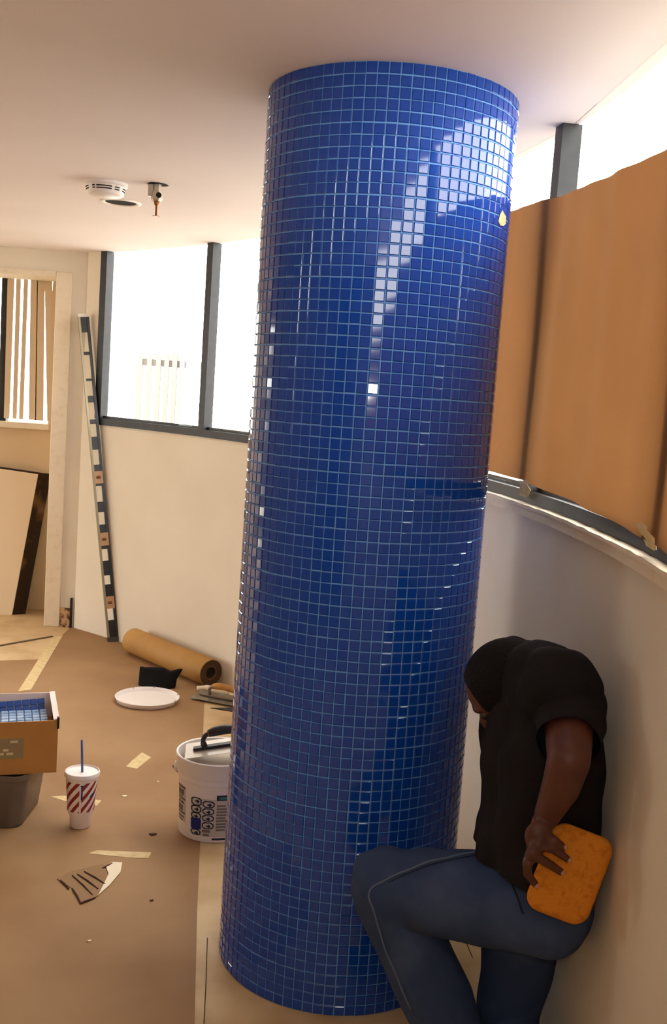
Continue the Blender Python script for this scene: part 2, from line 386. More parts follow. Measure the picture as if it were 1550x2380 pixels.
def tape_tab(px, py, w, h, lean, label):
    d = ray(px, py); rr = R - .036
    a = d.x**2 + d.y**2; b = -2 * (d.x * CX + d.y * CY); c = CX**2 + CY**2 - rr*rr; t = (-b + math.sqrt(b*b - 4*a*c)) / 2 / a
    p = CAM + d * t; an = math.degrees(math.atan2(p.y - CY, p.x - CX)); bm = BM(); P = []
    for x, z in ((-.5, -.5), (.1, -.54), (.35, -.45), (.5, -.05), (.40, .28), (.52, .42), (.2, .52), (-.1, .42), (-.52, .36), (-.36, .2), (-.45, -.1)):
        P.append(ang(an - math.degrees((x * w + z * lean) / rr), rr + (.012 if z < 0 else 0), p.z + z * h))
    n = Vector((-math.cos(math.radians(an)), -math.sin(math.radians(an)), 0)) * .001
    extrude_poly(bm, P, n); tag(recenter(obj('masking_tape', bm, M['tape'])), label, 'tape', 'tape tabs on the window paper')
tape_tab(1214, 1134, .085, .05, .02, 'masking tape tab at the paper bottom edge nearest the column')
tape_tab(1495, 1243, .09, .045, -.06, 'masking tape tab holding paper at the right edge of the photo')

# ------------------------------------------------------------------ floor coverings
def sheet(name, pix, mt, label, cat, z=.003, th=.0015, group=None, base=.0):
    bm = BM(); pts = [PZ(x, y, base) for x, y in pix]
    prism(bm, [(p.x, p.y) for p in pts], base + z - th, base + z)
    return tag(recenter(obj(name, bm, mt)), label, cat, group)
main = [(128, 1492), (152, 1470), (166, 1456), (185, 1451), (203, 1453), (215, 1466), (232, 1470), (250, 1476), (292, 1492), (360, 1520), (440, 1552), (484, 1572), (474, 1640), (470, 1750), (465, 1960), (458, 2120), (452, 2380), (448, 2700), (-300, 2700), (-300, 1700), (40, 1612), (55, 1600)]
sheet('floor_paper', main, M['kraft'], 'large brown kraft paper sheet covering the floor left of the column', 'paper', .002, .0015)
sheet('floor_paper', [(-300, 1560), (-60, 1538), (92, 1533), (100, 1540), (62, 1592), (40, 1612), (-300, 1700)], M['kraft'], 'second kraft paper sheet behind the cardboard box at left', 'paper', .002, .0015)
sheet('masking_tape', [(122, 1482), (146, 1478), (72, 1604), (42, 1608)], M['tape'], 'long tape strip along the seam between two kraft paper sheets', 'tape', .0035, .001)
sheet('masking_tape', [(293, 1783), (318, 1788), (351, 1762), (330, 1750), (308, 1768)], M['tape'], 'short slanted tape scrap on kraft paper right of the striped cup', 'tape', .003, .001)
sheet('masking_tape', [(206, 1985), (225, 1978), (352, 1983), (345, 1996), (300, 1995)], M['tape'], 'long thin tape strip on kraft paper just below the cup', 'tape', .003, .001)
sheet('masking_tape', [(118, 1853), (150, 1851), (236, 1862), (225, 1874), (150, 1863)], M['tape'], 'pale tape strip on kraft paper behind the striped cup', 'tape', .003, .001)
# torn scrap with grout lines
sroot = empty('torn_paper_scrap', PZ(220, 2050)); tag(sroot, 'torn scrap of ridged brown and white paper in front of the cup', 'scrap')
def sp(pix, name, m, z, th):
    bm = BM(); pts = [PZ(x, y) - sroot.location for x, y in pix]; prism(bm, [(p.x, p.y) for p in pts], z - th, z); return obj(name, bm, m, sroot)
sp([(132, 2045), (165, 2028), (240, 2010), (250, 2040), (228, 2085), (186, 2100), (172, 2070)], 'brown_backing', mat('torn_brown', (146, 114, 82), .8, .2), .0045, .002)
sp([(246, 2016), (262, 2007), (284, 2008), (280, 2030), (255, 2060), (228, 2084), (245, 2050), (252, 2035)], 'white_face', M['white_paper'], .006, .0015)
dm = mat('dried_adhesive', (70, 44, 28), .8, .2)
for (x0, y0_, x1, y1_) in ((168, 2035, 215, 2080), (196, 2026, 245, 2055), (168, 2065, 188, 2100), (186, 2100, 222, 2086), (140, 2046, 160, 2066), (180, 2032, 228, 2066), (238, 2018, 262, 2006)):
    bm = BM(); a, b = PZ(x0, y0_, .005) - sroot.location, PZ(x1, y1_, .005) - sroot.location
    tube(bm, [a, (a + b) / 2 + Vector((.002, 0, .001)), b], [.0025, .003, .002], 6); obj('adhesive_ridge', bm, dm, sroot)
# loose debris
for (px, py, s, m, lab) in ((355, 1940, .014, dm, 'dark curled chip on kraft paper left of the white bucket'), (352, 2094, .006, dm, 'tiny dark crumb on kraft paper below the torn scrap'), (288, 1851, .012, M['white_paper'], 'small pale paper crumb between the cup and the bucket'), (366, 1818, .006, M['white_paper'], 'tiny white fleck on kraft paper beside the bucket'), (207, 2188, .007, M['white_paper'], 'tiny pale fleck on kraft paper near the bottom left')):
    p = PZ(px, py, .002); bm = BM()
    pts = [Vector((s * math.cos(t) * (1 + .4 * math.sin(3 * t)), s * .6 * math.sin(t), .003 + .002 * math.sin(2 * t))) + p for t in [k * math.pi / 4 for k in range(8)]]
    extrude_poly(bm, pts, Vector((0, 0, -.004))); tag(recenter(obj('debris_chip', bm, m)), lab, 'debris')
# threshold strip by the recess
bm = BM(); a, b = PZ(-60, 1512), PZ(122, 1480); dv = (b - a).normalized(); nn = Vector((-dv.y, dv.x, 0))
box(bm, (0, -.008, 0), ((b - a).length, .008, .006), Matrix.Translation(a) @ Matrix.Rotation(math.atan2(dv.y, dv.x), 4, 'Z'))
tag(recenter(obj('threshold_strip', bm, mat('dark_strip', (92, 78, 56), .6, .3))), 'thin dark metal strip on the floor before the recess', 'strip')
# chipped baseboard at the corner
bm = BM(); a = PZ(142, 1455); box(bm, (xb + .002, YF - .012, 0), (CORN.x - .03, YF - .0005, .13))
bb = obj('baseboard_left', bm, mat('scuffed_base', (196, 160, 120), .8, .2, noise=(26, (92, 60, 40), .5, .62))); tag(bb, kind='structure')
bm = BM(); box(bm, (CORN.x - .028, YF - .02, 0), (CORN.x - .016, YF - .0005, .2)); obj('dark_edge', bm, M['rubber'], bb)

# leaning board in the recess
br = empty('leaning_board', PZ(10, 1430)); tag(br, 'pale panel with dark edge and painted shadow gap leaning in the left recess', 'board')
def bp(px, py, Y): return PY(px, py, Y) - br.location
yb0, yb1 = PZ(30, 1430).y, YR - .07
p0, p1, p2, p3 = bp(27, 1430, yb0), bp(-260, 1412, yb0), bp(-200, 1060, yb1), bp(88, 1102, yb1)
for q in (p0, p1): q.z = 0
nrm = (p1 - p0).cross(p3 - p0).normalized(); nrm = nrm if nrm.y > 0 else -nrm
bm = BM(); extrude_poly(bm, [p0, p1, p2, p3], nrm * .012); obj('face_panel', bm, mat('pale_laminate', (226, 204, 172), .5, .3), br)
def shift(p, dx, dy): return p + Vector((dx, dy, 0))
bm = BM(); extrude_poly(bm, [shift(p0, .0, .014), shift(p1, 0, .014), shift(p2, 0, .012), shift(p3, .0, .012)], Vector((.075, .05, 0)))
for v in bm.verts: v.co.z = max(v.co.z, 0)
obj('edge_shadow_slab', bm, mat('dark_edge_shadow', (52, 40, 30), .9, .1, noise=(9, (112, 84, 56), .55, .75), bump=(30, .6, .02)), br)  # dark slab: rough edge plus the shadow gap painted behind the panel

# ------------------------------------------------------------------ spirit level leaning in the corner
lb = PZ(263, 1491); tp = PY(193, 730, 6.53)
lv = empty('spirit_level', lb); tag(lv, 'long black spirit level with cutouts leaning in the corner beside the window', 'level')
ax = (tp - lb); LL = ax.length; ax.normalize()
side = Vector((1, .0, 0)); side = (side - ax * side.dot(ax)).normalized(); nfr = ax.cross(side).normalized()
if nfr.y > 0: nfr = -nfr
th_ = math.radians(22); s2 = side * math.cos(th_) - nfr * math.sin(th_) * -1; s2 = (side * math.cos(th_) - nfr * math.sin(th_)).normalized(); n2 = ax.cross(s2).normalized(); n2 = n2 if n2.y < 0 else -n2
LM = Matrix((s2, -n2, ax)).transposed().to_4x4()   # local x across, y away from viewer, z along
lv.matrix_world = Matrix.Translation(lb) @ LM
alu = mat('level_rail', (150, 142, 116), .4, .5, metal=.3); blk = mat('level_black', (30, 29, 31), .35, .5)
W2, D2 = .034, .013
def lvp(name, lo, hi, m, par=lv):
    bm = BM(); box(bm, lo, hi); return obj(name, bm, m, par)
lvp('edge_rail', (-W2, -D2, 0), (-W2 + .013, D2, LL), alu); lvp('edge_rail', (W2 - .016, -D2, 0), (W2, D2, LL), blk)
def lz(py): return (py - 1491) / (730 - 1491) * LL
cut = [(1413, 1441), (1372-35, 1358), (1276, 1303), (1190, 1219), (1129, 1166), (1045, 1080), (985, 1015), (935, 975), (885, 920), (825, 880), (772, 818)]
cut = sorted([(lz(b), lz(a)) for a, b in cut]); z = 0; webs = []
for a, b in cut: webs.append((z, a)); z = b
webs.append((z, LL))
for a, b in webs: lvp('web', (-W2 + .013, -.009, a), (W2 - .016, .009, b), blk)
orange = mat('vial_block', (196, 156, 118), .4, .4); vial = mat('vial_tube', (120, 84, 56), .15, .5)
for (a, b) in ((1386, 1414), (1238, 1268), (1095, 1124)):
    o = lvp('vial_block', (-W2 + .010, -.0145, lz(b)), (W2 - .006, .0145, lz(a)), orange); zc = (lz(a) + lz(b)) / 2
    bm = BM(); tube(bm, [(-.012, -.0148, zc), (.012, -.0148, zc)], .009, 10); obj('vial', bm, vial, o)
lvp('end_cap', (-W2 - .001, -D2 - .001, 0), (W2 + .001, D2 + .001, .03), mat('grey_cap', (70, 72, 76), .5, .4)); lvp('end_cap', (-W2 - .001, -D2 - .001, LL - .02), (W2 + .001, D2 + .001, LL), mat('pale_cap', (200, 190, 176), .5, .4))

# ------------------------------------------------------------------ kraft paper roll
RR = .076; e0, e1 = PZ(312, 1488, RR), PZ(582, 1552, RR); e0.z = e1.z = 0
def pull(e):
    c = Vector((CX, CY, 0)); v = e - c; m = R - RR - .012; return c + v.normalized() * min(v.length, m)
e0, e1 = pull(e0), pull(e1)
d = (e1 - e0).normalized()
off = Vector((-d.y, d.x, 0)); off = off if off.y > 0 else -off
rr_ = empty('paper_roll', e0); tag(rr_, 'thick roll of brown kraft paper lying by the wall', 'paper roll')
Mr = Matrix.Translation((0, 0, RR)) @ d.to_track_quat('Z', 'Y').to_matrix().to_4x4(); Lr = (e1 - e0).length
bm = BM(); lathe(bm, [(.036, 0), (RR - .002, 0), (RR, .003), (RR, Lr - .003), (RR - .002, Lr), (.036, Lr), (.036, 0)], 40, Mr, cap=False); autosmooth(obj('wound_paper', bm, M['kraftroll'], rr_))
bm = BM(); lathe(bm, [(.03, .004), (.0362, .004), (.0362, Lr - .004), (.03, Lr - .004), (.03, .004)], 24, Mr, cap=False); autosmooth(obj('core_tube', bm, mat('dark_core', (70, 54, 44), .8, .1), rr_))
bm = BM(); lathe(bm, [(.001, Lr - .02), (.031, Lr - .02), (.031, Lr - .018), (.001, Lr - .018)], 24, Mr); obj('core_shade_disc', bm, M['darkhole'], rr_)  # dark disc stands in for shade inside the hollow core
bm = BM(); lathe(bm, [(.037, Lr - .0005), (RR - .004, Lr - .0005), (RR - .004, Lr + .001), (.037, Lr + .001), (.037, Lr - .0005)], 36, Mr, cap=False); obj('end_face', bm, mat('dark_roll_end', (78, 58, 44), .8, .1), rr_)

# ------------------------------------------------------------------ black pouch, lid
pc = PZ(362, 1600); bm = BM()
nx, nz = 18, 10; W, Hh = .212, .088; front = []
def pouch(u, v, s):
    x = (u - .5) * W * (1 - .06 * (1 - v)); z = v * Hh
    if v > .5:
        z += (v - .5) * 2 * (.006 * math.sin(u * 3.1) + .012 * math.exp(-((u - .97) / .07) ** 2) + .005 * math.exp(-((u - .03) / .05) ** 2) - .012 * math.exp(-((u - .76) / .09) ** 2))
        if u > .8: x += (v - .5) * .05 * (u - .8) * 5
    th = .045 * math.sin(math.pi * min(max(u, .02), .98)) ** .5 * (1 - .75 * v) + .004
    return Vector((x, s * th + .03 * v, z))
gf = [[bm.verts.new(pouch(i / nx, j / nz, -1)) for j in range(nz + 1)] for i in range(nx + 1)]
gb = [[bm.verts.new(pouch(i / nx, j / nz, 1)) for j in range(nz + 1)] for i in range(nx + 1)]
for i in range(nx):
    for j in range(nz):
        bm.faces.new((gf[i][j], gf[i+1][j], gf[i+1][j+1], gf[i][j+1])); bm.faces.new((gb[i+1][j], gb[i][j], gb[i][j+1], gb[i+1][j+1]))
    bm.faces.new((gf[i][nz], gf[i+1][nz], gb[i+1][nz], gb[i][nz])); bm.faces.new((gf[i+1][0], gf[i][0], gb[i][0], gb[i+1][0]))
for j in range(nz):
    bm.faces.new((gf[0][j+1], gb[0][j+1], gb[0][j], gf[0][j])); bm.faces.new((gf[nx][j], gb[nx][j], gb[nx][j+1], gf[nx][j+1]))
po_ = obj('cloth_pouch', bm, M['black'], smooth=True); po_.location = (pc.x, pc.y + .035, .002); po_.rotation_euler = (0, 0, math.radians(-4))
tag(po_, 'crumpled black cloth pouch standing on the floor behind the lid', 'pouch')
lc = PZ(342, 1630); ll = empty('bucket_lid', (lc.x, lc.y, .002)); tag(ll, 'round white plastic bucket lid lying upside down on kraft paper', 'lid')
bm = BM(); lathe(bm, [(.001, 0), (.15, 0), (.158, .004), (.164, .022), (.166, .026), (.163, .028), (.158, .024), (.15, .010), (.001, .008)], 56); autosmooth(obj('lid_disc', bm, M['white_plastic'], ll), 50)
for k in range(4):
    a = (math.radians(-20), math.radians(22), math.radians(88), math.radians(128))[k]; bm = BM(); box(bm, (.1575, -.0022, .012), (.1665, .0022, .0288), Matrix.Rotation(a, 4, 'Z')); obj('rim_notch', bm, mat('lid_notch', (150, 132, 112), .6, .2) if k == 0 else bpy.data.materials['lid_notch'], ll)

# ------------------------------------------------------------------ trowels
def trowel(name, label, handle_mat, loc, rz, tilt=0, parent_z=0, grip=.12, blade=(.28, .115), post_mat=None, bladem=None):
    t = empty(name, loc); t.rotation_euler = (tilt, 0, rz); tag(t, label, 'trowel')
    bm = BM(); box(bm, (-blade[0]/2, -blade[1]/2, 0), (blade[0]/2, blade[1]/2, .0015)); obj('blade', bm, bladem or M['steel'], t)
    pm = post_mat or M['rubber']
    bm = BM(); box(bm, (-blade[0]/2 + .03, -.012, .0015), (blade[0]/2 - .05, .012, .012)); bevel(bm, .003, 1); obj('mounting_bar', bm, pm, t)
    bm = BM(); tube(bm, spline([(-.055, 0, .006), (-.06, 0, .03), (-.05, 0, .052), (-.03, 0, .062)], 5), [.011] * 5 + [.009] * 11, 10); obj('post', bm, pm, t, smooth=True)
    bm = BM(); tube(bm, spline([(-.036, 0, .061), (-.01, 0, .066), (.03, 0, .068), (.07, 0, .062), (.095, 0, .058)], 5), [.013, .014, .015, .016, .017, .0175, .018, .018, .018, .018, .018, .0175, .017, .017, .0165, .016, .0155, .015, .014, .013, .008], 12); obj('grip', bm, handle_mat, t, smooth=True)
    bm = BM(); lathe(bm, [(.0132, 0), (.0142, .001), (.0142, .004), (.0132, .005)], 14, Matrix.Translation((-.036, 0, .061)) @ Vector((1, 0, .1)).to_track_quat('Z', 'Y').to_matrix().to_4x4()); obj('ferrule', bm, M['brass'], t, smooth=True)
    return t
# cardboard scrap and trowel on the floor behind the column
sheet('cardboard_scrap', [(486, 1592), (560, 1606), (560, 1624), (494, 1610)], M['white_paper'], 'cream cardboard scrap on the floor beside the paper roll end', 'cardboard', .006, .004)
q = PZ(508, 1634)
trowel('floor_trowel', 'flat steel trowel with wooden handle lying on the floor beside the column', M['wood'], (q.x, q.y + .02, .02), math.radians(-20), math.radians(8), post_mat=mat('grey_post', (128, 112, 94), .5, .4))
q2 = PZ(520, 1650); bm = BM(); prism(bm, [(q2.x - .07, q2.y + .01), (q2.x + .1, q2.y - .04), (q2.x + .1, q2.y + .05)], .0005, .004); tag(recenter(obj('putty_knife_blade', bm, M['rubber'])), 'dark thin blade on the floor under the wooden handled trowel', 'blade')
qc = PZ(466, 1608)
bm = BM(); tube(bm, spline([(qc.x - .02, qc.y, .016), (qc.x + .03, qc.y + .01, .02), (qc.x + .1, qc.y - .01, .018), (qc.x + .16, qc.y - .03, .016)], 4), [.014] * 4 + [.017] * 5 + [.014] * 4, 10); tag(recenter(obj('rag_roll', bm, M['white_paper'], smooth=True)), 'cream twisted rag beside the wooden handled trowel', 'rag')

# ------------------------------------------------------------------ bucket
bc = PZ(497, 1925); BR = .150; bk = empty('mortar_bucket', (bc.x, bc.y, .0)); tag(bk, 'white plastic bucket of mortar with printed labels left of the column', 'bucket')
bm = BM(); prof = [(.001, 0), (.128, 0), (.132, .004), (.142, .215), (.1445, .217), (.145, .226), (.1435, .229), (.1445, .240), (.151, .243), (.153, .295), (.155, .299), (.152, .302), (.147, .300), (.144, .24), (.128, .02), (.001, .015)]
lathe(bm, prof, 56); autosmooth(obj('bucket_body', bm, M['white_plastic'], bk), 35)
bm = BM(); n = 40
lathe(bm, [(.001, .25), (.1435, .245), (.1445, .255), (.08, .264), (.001, .26)], 40); obj('mortar', bm, mat('grey_mortar', (200, 186, 172), .7, .2, bump=(12, .5, .02)), bk, smooth=True)
for s in (1, -1):
    A = math.radians(178 if s > 0 else -2); bm = BM()
    lathe(bm, [(.001, 0), (.02, 0), (.018, .014), (.001, .016)], 18, Matrix.Rotation(A, 4, 'Z') @ Matrix.Translation((.1445, 0, .232)) @ Matrix.Rotation(math.pi/2, 4, 'Y')); obj('handle_lug', bm, M['white_plastic'], bk, smooth=True)
bm = BM(); pts = []
for k in range(25):
    t = math.pi * k / 24; a = math.radians(178) - t
    pts.append((.168 * math.cos(a), .168 * math.sin(a) if True else 0, .232 - .14 * math.sin(t)))
pts = [(x, abs(y) * 1.0, z) for x, y, z in pts]
tube(bm, pts, .002, 6); obj('wire_handle', bm, M['steel'], bk, smooth=True)
def brad(z): return .132 + (.142 - .132) * z / .215
def patch(az0, az1, z0, z1, m, off, parent, name, rnd=0):
    """curved print patch on the bucket; az in degrees, rounded corners by rnd (m)"""
    bm = BM(); w = math.radians(az1 - az0) * .137; h = z1 - z0
    pts = rrect(w, h, max(rnd, .0005), 4 if rnd else 1); V = []
    # subdivide along width so the patch follows the curve
    nx = max(2, int(w / .008)); 
    cols = []
    for i in range(nx + 1):
        x = -w/2 + w * i / nx; ins = 0
        if rnd:
            e = min(x + w/2, w/2 - x)
            if e < rnd: ins = rnd - math.sqrt(max(rnd*rnd - (rnd - e)**2, 0))
        a = math.radians((az0 + az1) / 2) + x / .137
        cols.append([bm.verts.new(((brad(zz) + off) * math.cos(a), (brad(zz) + off) * math.sin(a), zz)) for zz in (z0 + ins, z1 - ins)])
    for p, q in zip(cols, cols[1:]): bm.faces.new((p[0], q[0], q[1], p[1]))
    bmesh.ops.remove_doubles(bm, verts=bm.verts[:], dist=1e-6)
    return obj(name, bm, m, parent)
ink = mat('print_navy', (34, 44, 62), .5, .3); inkb = mat('print_blue', (30, 44, 120), .5, .3); inkg = mat('print_grey', (120, 116, 112), .6, .2); pg = mat('print_pale', (196, 190, 188), .5, .3); inkt = mat('print_teal', (60, 130, 130), .5, .3)
# view direction azimuth from the bucket to the camera
vz = math.degrees(math.atan2(-bc.y, -bc.x))
pxdeg = lambda px: vz + math.degrees(math.asin(max(-.98, min(.98, (px - 499) / 92))))
zpy = lambda py: (1949 - py) * .00153
lab_ = patch(pxdeg(441), pxdeg(545), zpy(1932), zpy(1839), pg, .0006, bk, 'printed_label', .006)
for (x0, x1, ya, yb) in ((442, 467, 1838, 1858), (442, 467, 1858, 1876), (442, 467, 1876, 1892), (442, 467, 1917, 1932), (469, 498, 1843, 1860), (469, 498, 1861, 1877), (469, 498, 1878, 1894), (469, 498, 1896, 1913)):
    f = patch(pxdeg(x0), pxdeg(x1), zpy(yb), zpy(ya), ink, .001, lab_, 'pictogram_frame', .007)
    patch(pxdeg(x0 + 3), pxdeg(x1 - 3), zpy(yb - 2.5), zpy(ya + 2.5), pg, .0014, lab_, 'pictogram_field', .005)
    rr2 = random.Random(x0 + ya); xm = x0 + (x1 - x0) * rr2.uniform(.45, .6)
    patch(pxdeg(xm - 5), pxdeg(xm + 6), zpy(ya + 12), zpy(ya + 7), ink, .0018, lab_, 'pictogram_mark', .002)
    patch(pxdeg(xm), pxdeg(xm + 4), zpy(ya + 14), zpy(ya + 5), ink, .0019, lab_, 'pictogram_mark')
patch(pxdeg(442), pxdeg(467), zpy(1917), zpy(1890), inkb, .001, lab_, 'blue_block', .002)
patch(pxdeg(502), pxdeg(540), zpy(1841), zpy(1828), ink, .0012, lab_, 'header_bar'); patch(pxdeg(508), pxdeg(530), zpy(1838), zpy(1832), inkt, .0016, lab_, 'header_text')
for k in range(9): patch(pxdeg(503), pxdeg(524 + (k * 7) % 9), zpy(1857 + k * 7.5), zpy(1852 + k * 7.5), inkg, .0012, lab_, 'text_line')
patch(pxdeg(470), pxdeg(490), zpy(1922), zpy(1915), inkg, .0012, lab_, 'text_line'); patch(pxdeg(473), pxdeg(488), zpy(1931), zpy(1925), inkg, .0012, lab_, 'text_line')
patch(pxdeg(495), pxdeg(540), zpy(1940), zpy(1935), ink, .0012, bk, 'bottom_bar')
l2 = patch(pxdeg(410), pxdeg(428), zpy(1912), zpy(1822), pg, .0005, bk, 'side_label', .002)
for k, (ya, yb) in enumerate(((1824, 1830), (1833, 1846), (1848, 1851), (1853, 1858), (1862, 1868), (1872, 1886), (1888, 1893), (1898, 1903), (1907, 1911))):
    patch(pxdeg(410.5), pxdeg(427 - (k % 3) * 3), zpy(yb), zpy(ya), mat('print_brown', (110, 100, 88), .6, .2) if k == 0 else bpy.data.materials['print_brown'], .001, l2, 'text_line')
tw_ = trowel('grout_trowel', 'black handled steel trowel resting in the mortar of the white bucket', M['rubber'], (bc.x + .005, bc.y + .015, .312), math.radians(4), math.radians(10), blade=(.26, .11), bladem=mat('wet_blade', (186, 176, 164), .4, .4, metal=.3))
tw_.rotation_euler = (math.radians(10), math.radians(-11), math.radians(4))

# ------------------------------------------------------------------ cup
cc = PZ(186, 1921); cu = empty('drink_cup', (cc.x, cc.y, .002)); tag(cu, 'white foam drink cup with red diagonal stripes, lid and blue straw', 'cup')
cm = bpy.data.materials.new('striped_foam'); cm.use_nodes = True; nt = cm.node_tree; b = nt.nodes['Principled BSDF']; b.inputs['Roughness'].default_value = .6
tc = nt.nodes.new('ShaderNodeTexCoord'); sx = nt.nodes.new('ShaderNodeSeparateXYZ'); nt.links.new(tc.outputs['Object'], sx.inputs[0])
def mth(op, a, b_=None):
    n = nt.nodes.new('ShaderNodeMath'); n.operation = op
    for i, v in enumerate((a, b_)):
        if v is None: continue
        if isinstance(v, (int, float)): n.inputs[i].default_value = v
        else: nt.links.new(v, n.inputs[i])
    return n.outputs[0]
angl = mth('ARCTAN2', sx.outputs['Y'], sx.outputs['X'])
angs = mth('MULTIPLY', angl, .05)
stripe = mth('FRACT', mth('MULTIPLY', mth('SUBTRACT', mth('MULTIPLY', angs, 1.15), sx.outputs['Z']), 1 / .036))
st = mth('GREATER_THAN', stripe, .52)
band = mth('MULTIPLY', mth('GREATER_THAN', sx.outputs['Z'], .062), mth('LESS_THAN', sx.outputs['Z'], .164))
seam = mth('GREATER_THAN', mth('ABSOLUTE', mth('SUBTRACT', angl, math.radians(-88))), .07)
fac = mth('MULTIPLY', mth('MULTIPLY', st, band), seam)
mx = nt.nodes.new('ShaderNodeMix'); mx.data_type = 'RGBA'; mx.inputs['A'].default_value = (*s2l((236, 222, 216)), 1); mx.inputs['B'].default_value = (*s2l((142, 36, 32)), 1)
nt.links.new(fac, mx.inputs['Factor']); nt.links.new(mx.outputs['Result'], b.inputs['Base Color'])
bm = BM(); lathe(bm, [(.001, 0), (.03, 0), (.034, .004), (.037, .042), (.043, .052), (.046, .06), (.0545, .175), (.055, .18), (.001, .178)], 48); autosmooth(obj('foam_cup', bm, cm, cu), 50)
bm = BM(); lathe(bm, [(.0555, .174), (.0595, .176), (.0605, .184), (.0585, .190), (.056, .191), (.053, .186), (.001, .185)], 48); bm.faces.ensure_lookup_table(); autosmooth(obj('lid', bm, M['white_plastic'], cu), 40)
s0, s1 = Vector((.0, 0, .18)), Vector((-.006, .004, .292)); bm = BM(); tube(bm, [s0, s1], .0042, 10); obj('straw', bm, mat('blue_straw', (62, 92, 150), .4, .4), cu, smooth=True)
# printed mark and lettering strip on the cup
def cuppatch(a0, a1, z0, z1, m, name):
    bm = BM(); cols = []
    for i in range(9):
        a = math.radians(a0 + (a1 - a0) * i / 8); e = math.sqrt(max(0, 1 - (2 * i / 8 - 1) ** 2)) if name == 'oval_logo' else 1
        zm, hh = (z0 + z1) / 2, (z1 - z0) / 2 * max(e, .05)
        cols.append([bm.verts.new(((.0466 + (zz - .06) * .0739 + .0006) * math.cos(a), (.0466 + (zz - .06) * .0739 + .0006) * math.sin(a), zz + (i / 8 - .5) * (.012 if name == 'oval_logo' else 0))) for zz in (zm - hh, zm + hh)])
    for p, q in zip(cols, cols[1:]): bm.faces.new((p[0], q[0], q[1], p[1]))
    obj(name, bm, m, cu)
cuppatch(-52, -26, .114, .126, mat('logo_blue', (52, 60, 110), .5, .3), 'oval_logo'); cuppatch(-86, -80, .108, .156, bpy.data.materials['logo_blue'], 'lettering_strip'); cuppatch(-88, -74, .154, .158, bpy.data.materials['logo_blue'], 'lettering_strip')
cu.rotation_euler = (0, 0, math.radians(8)); cu.scale = (1.06, 1.06, 1.12)

# ------------------------------------------------------------------ tub and cardboard box of tile sheets
tb = PZ(45, 1928); TZ = .205
tub = empty('plastic_tub', (tb.x - .185, tb.y + .13, .002)); tag(tub, 'grey translucent plastic tub standing under the cardboard box', 'tub')
bm = BM(); 
def rsec(w, h, r, z): return [(x, y, z) for x, y in rrect(w, h, r, 6)]
secs = [rsec(.36, .26, .05, 0), rsec(.372, .272, .05, .006), rsec(.415, .31, .05, .185), rsec(.423, .318, .05, .187), rsec(.423, .318, .05, TZ - .002), rsec(.405, .30, .045, TZ - .002), rsec(.37, .27, .045, .01)]
rg = [[bm.verts.new(p) for p in s] for s in secs]
for a, b_ in zip(rg, rg[1:]):
    for i in range(len(a)): bm.faces.new((a[i], a[(i+1) % len(a)], b_[(i+1) % len(a)], b_[i]))
bm.faces.new(rg[0][::-1]); bm.faces.new(rg[-1])
autosmooth(obj('tub_body', bm, mat('smoky_plastic', (104, 92, 80), .35, .4), tub), 40)
BZ = TZ + .003
fr = PZ(131, 1795, BZ); fr = Vector((fr.x, fr.y, BZ))
ba = math.radians(19); BW, BD, BH = .42, .30, .195
cb = empty('cardboard_box', fr); cb.rotation_euler = (0, 0, ba); tag(cb, 'open cardboard box of blue mosaic sheets on a grey tub', 'box')
t = .004
def cbp(name, lo, hi, m, par=cb):
    bm = BM(); box(bm, lo, hi); return obj(name, bm, m, par)
fp = cbp('front_panel', (-BW, 0, 0), (0, t, BH), M['cardboard'])
cbp('back_panel', (-BW, BD - t, 0), (0, BD, BH + .015), M['box_white']); cbp('left_panel', (-BW, t, 0), (-BW + t, BD - t, BH), M['cardboard']); cbp('bottom_panel', (-BW + t, t, 0), (-t, BD - t, t), M['cardboard'])
cbp('right_panel', (-t, t, 0), (0, BD - t, BH), M['cardboard'])
bm = BM(); extrude_poly(bm, [Vector((-.016, t, BH)), Vector((.004, t, BH + .003)), Vector((.004, BD - t, BH + .018)), Vector((-.016, BD - t, BH + .016))], Vector((0, 0, .003))); obj('folded_flap', bm, M['box_white'], cb)
cbp('corner_tab', (-.004, -.002, BH - .03), (.004, .012, BH + .012), M['rubber'])
lbx = cbp('shipping_label', (-.25, -.0012, .06), (-.118, 0, .135), mat('grey_label', (140, 120, 84), .5, .3), fp)
for k in range(4): cbp('label_print', (-.2 + .012 * k, -.0018, .074 + .014 * (k % 2) + (.03 if k > 2 else 0)), (-.185 + .016 * k, -.001, .083 + .014 * (k % 2) + (.03 if k > 2 else 0)), mat('label_ink', (196, 178, 136), .5, .3) if k == 0 else bpy.data.materials['label_ink'], fp)
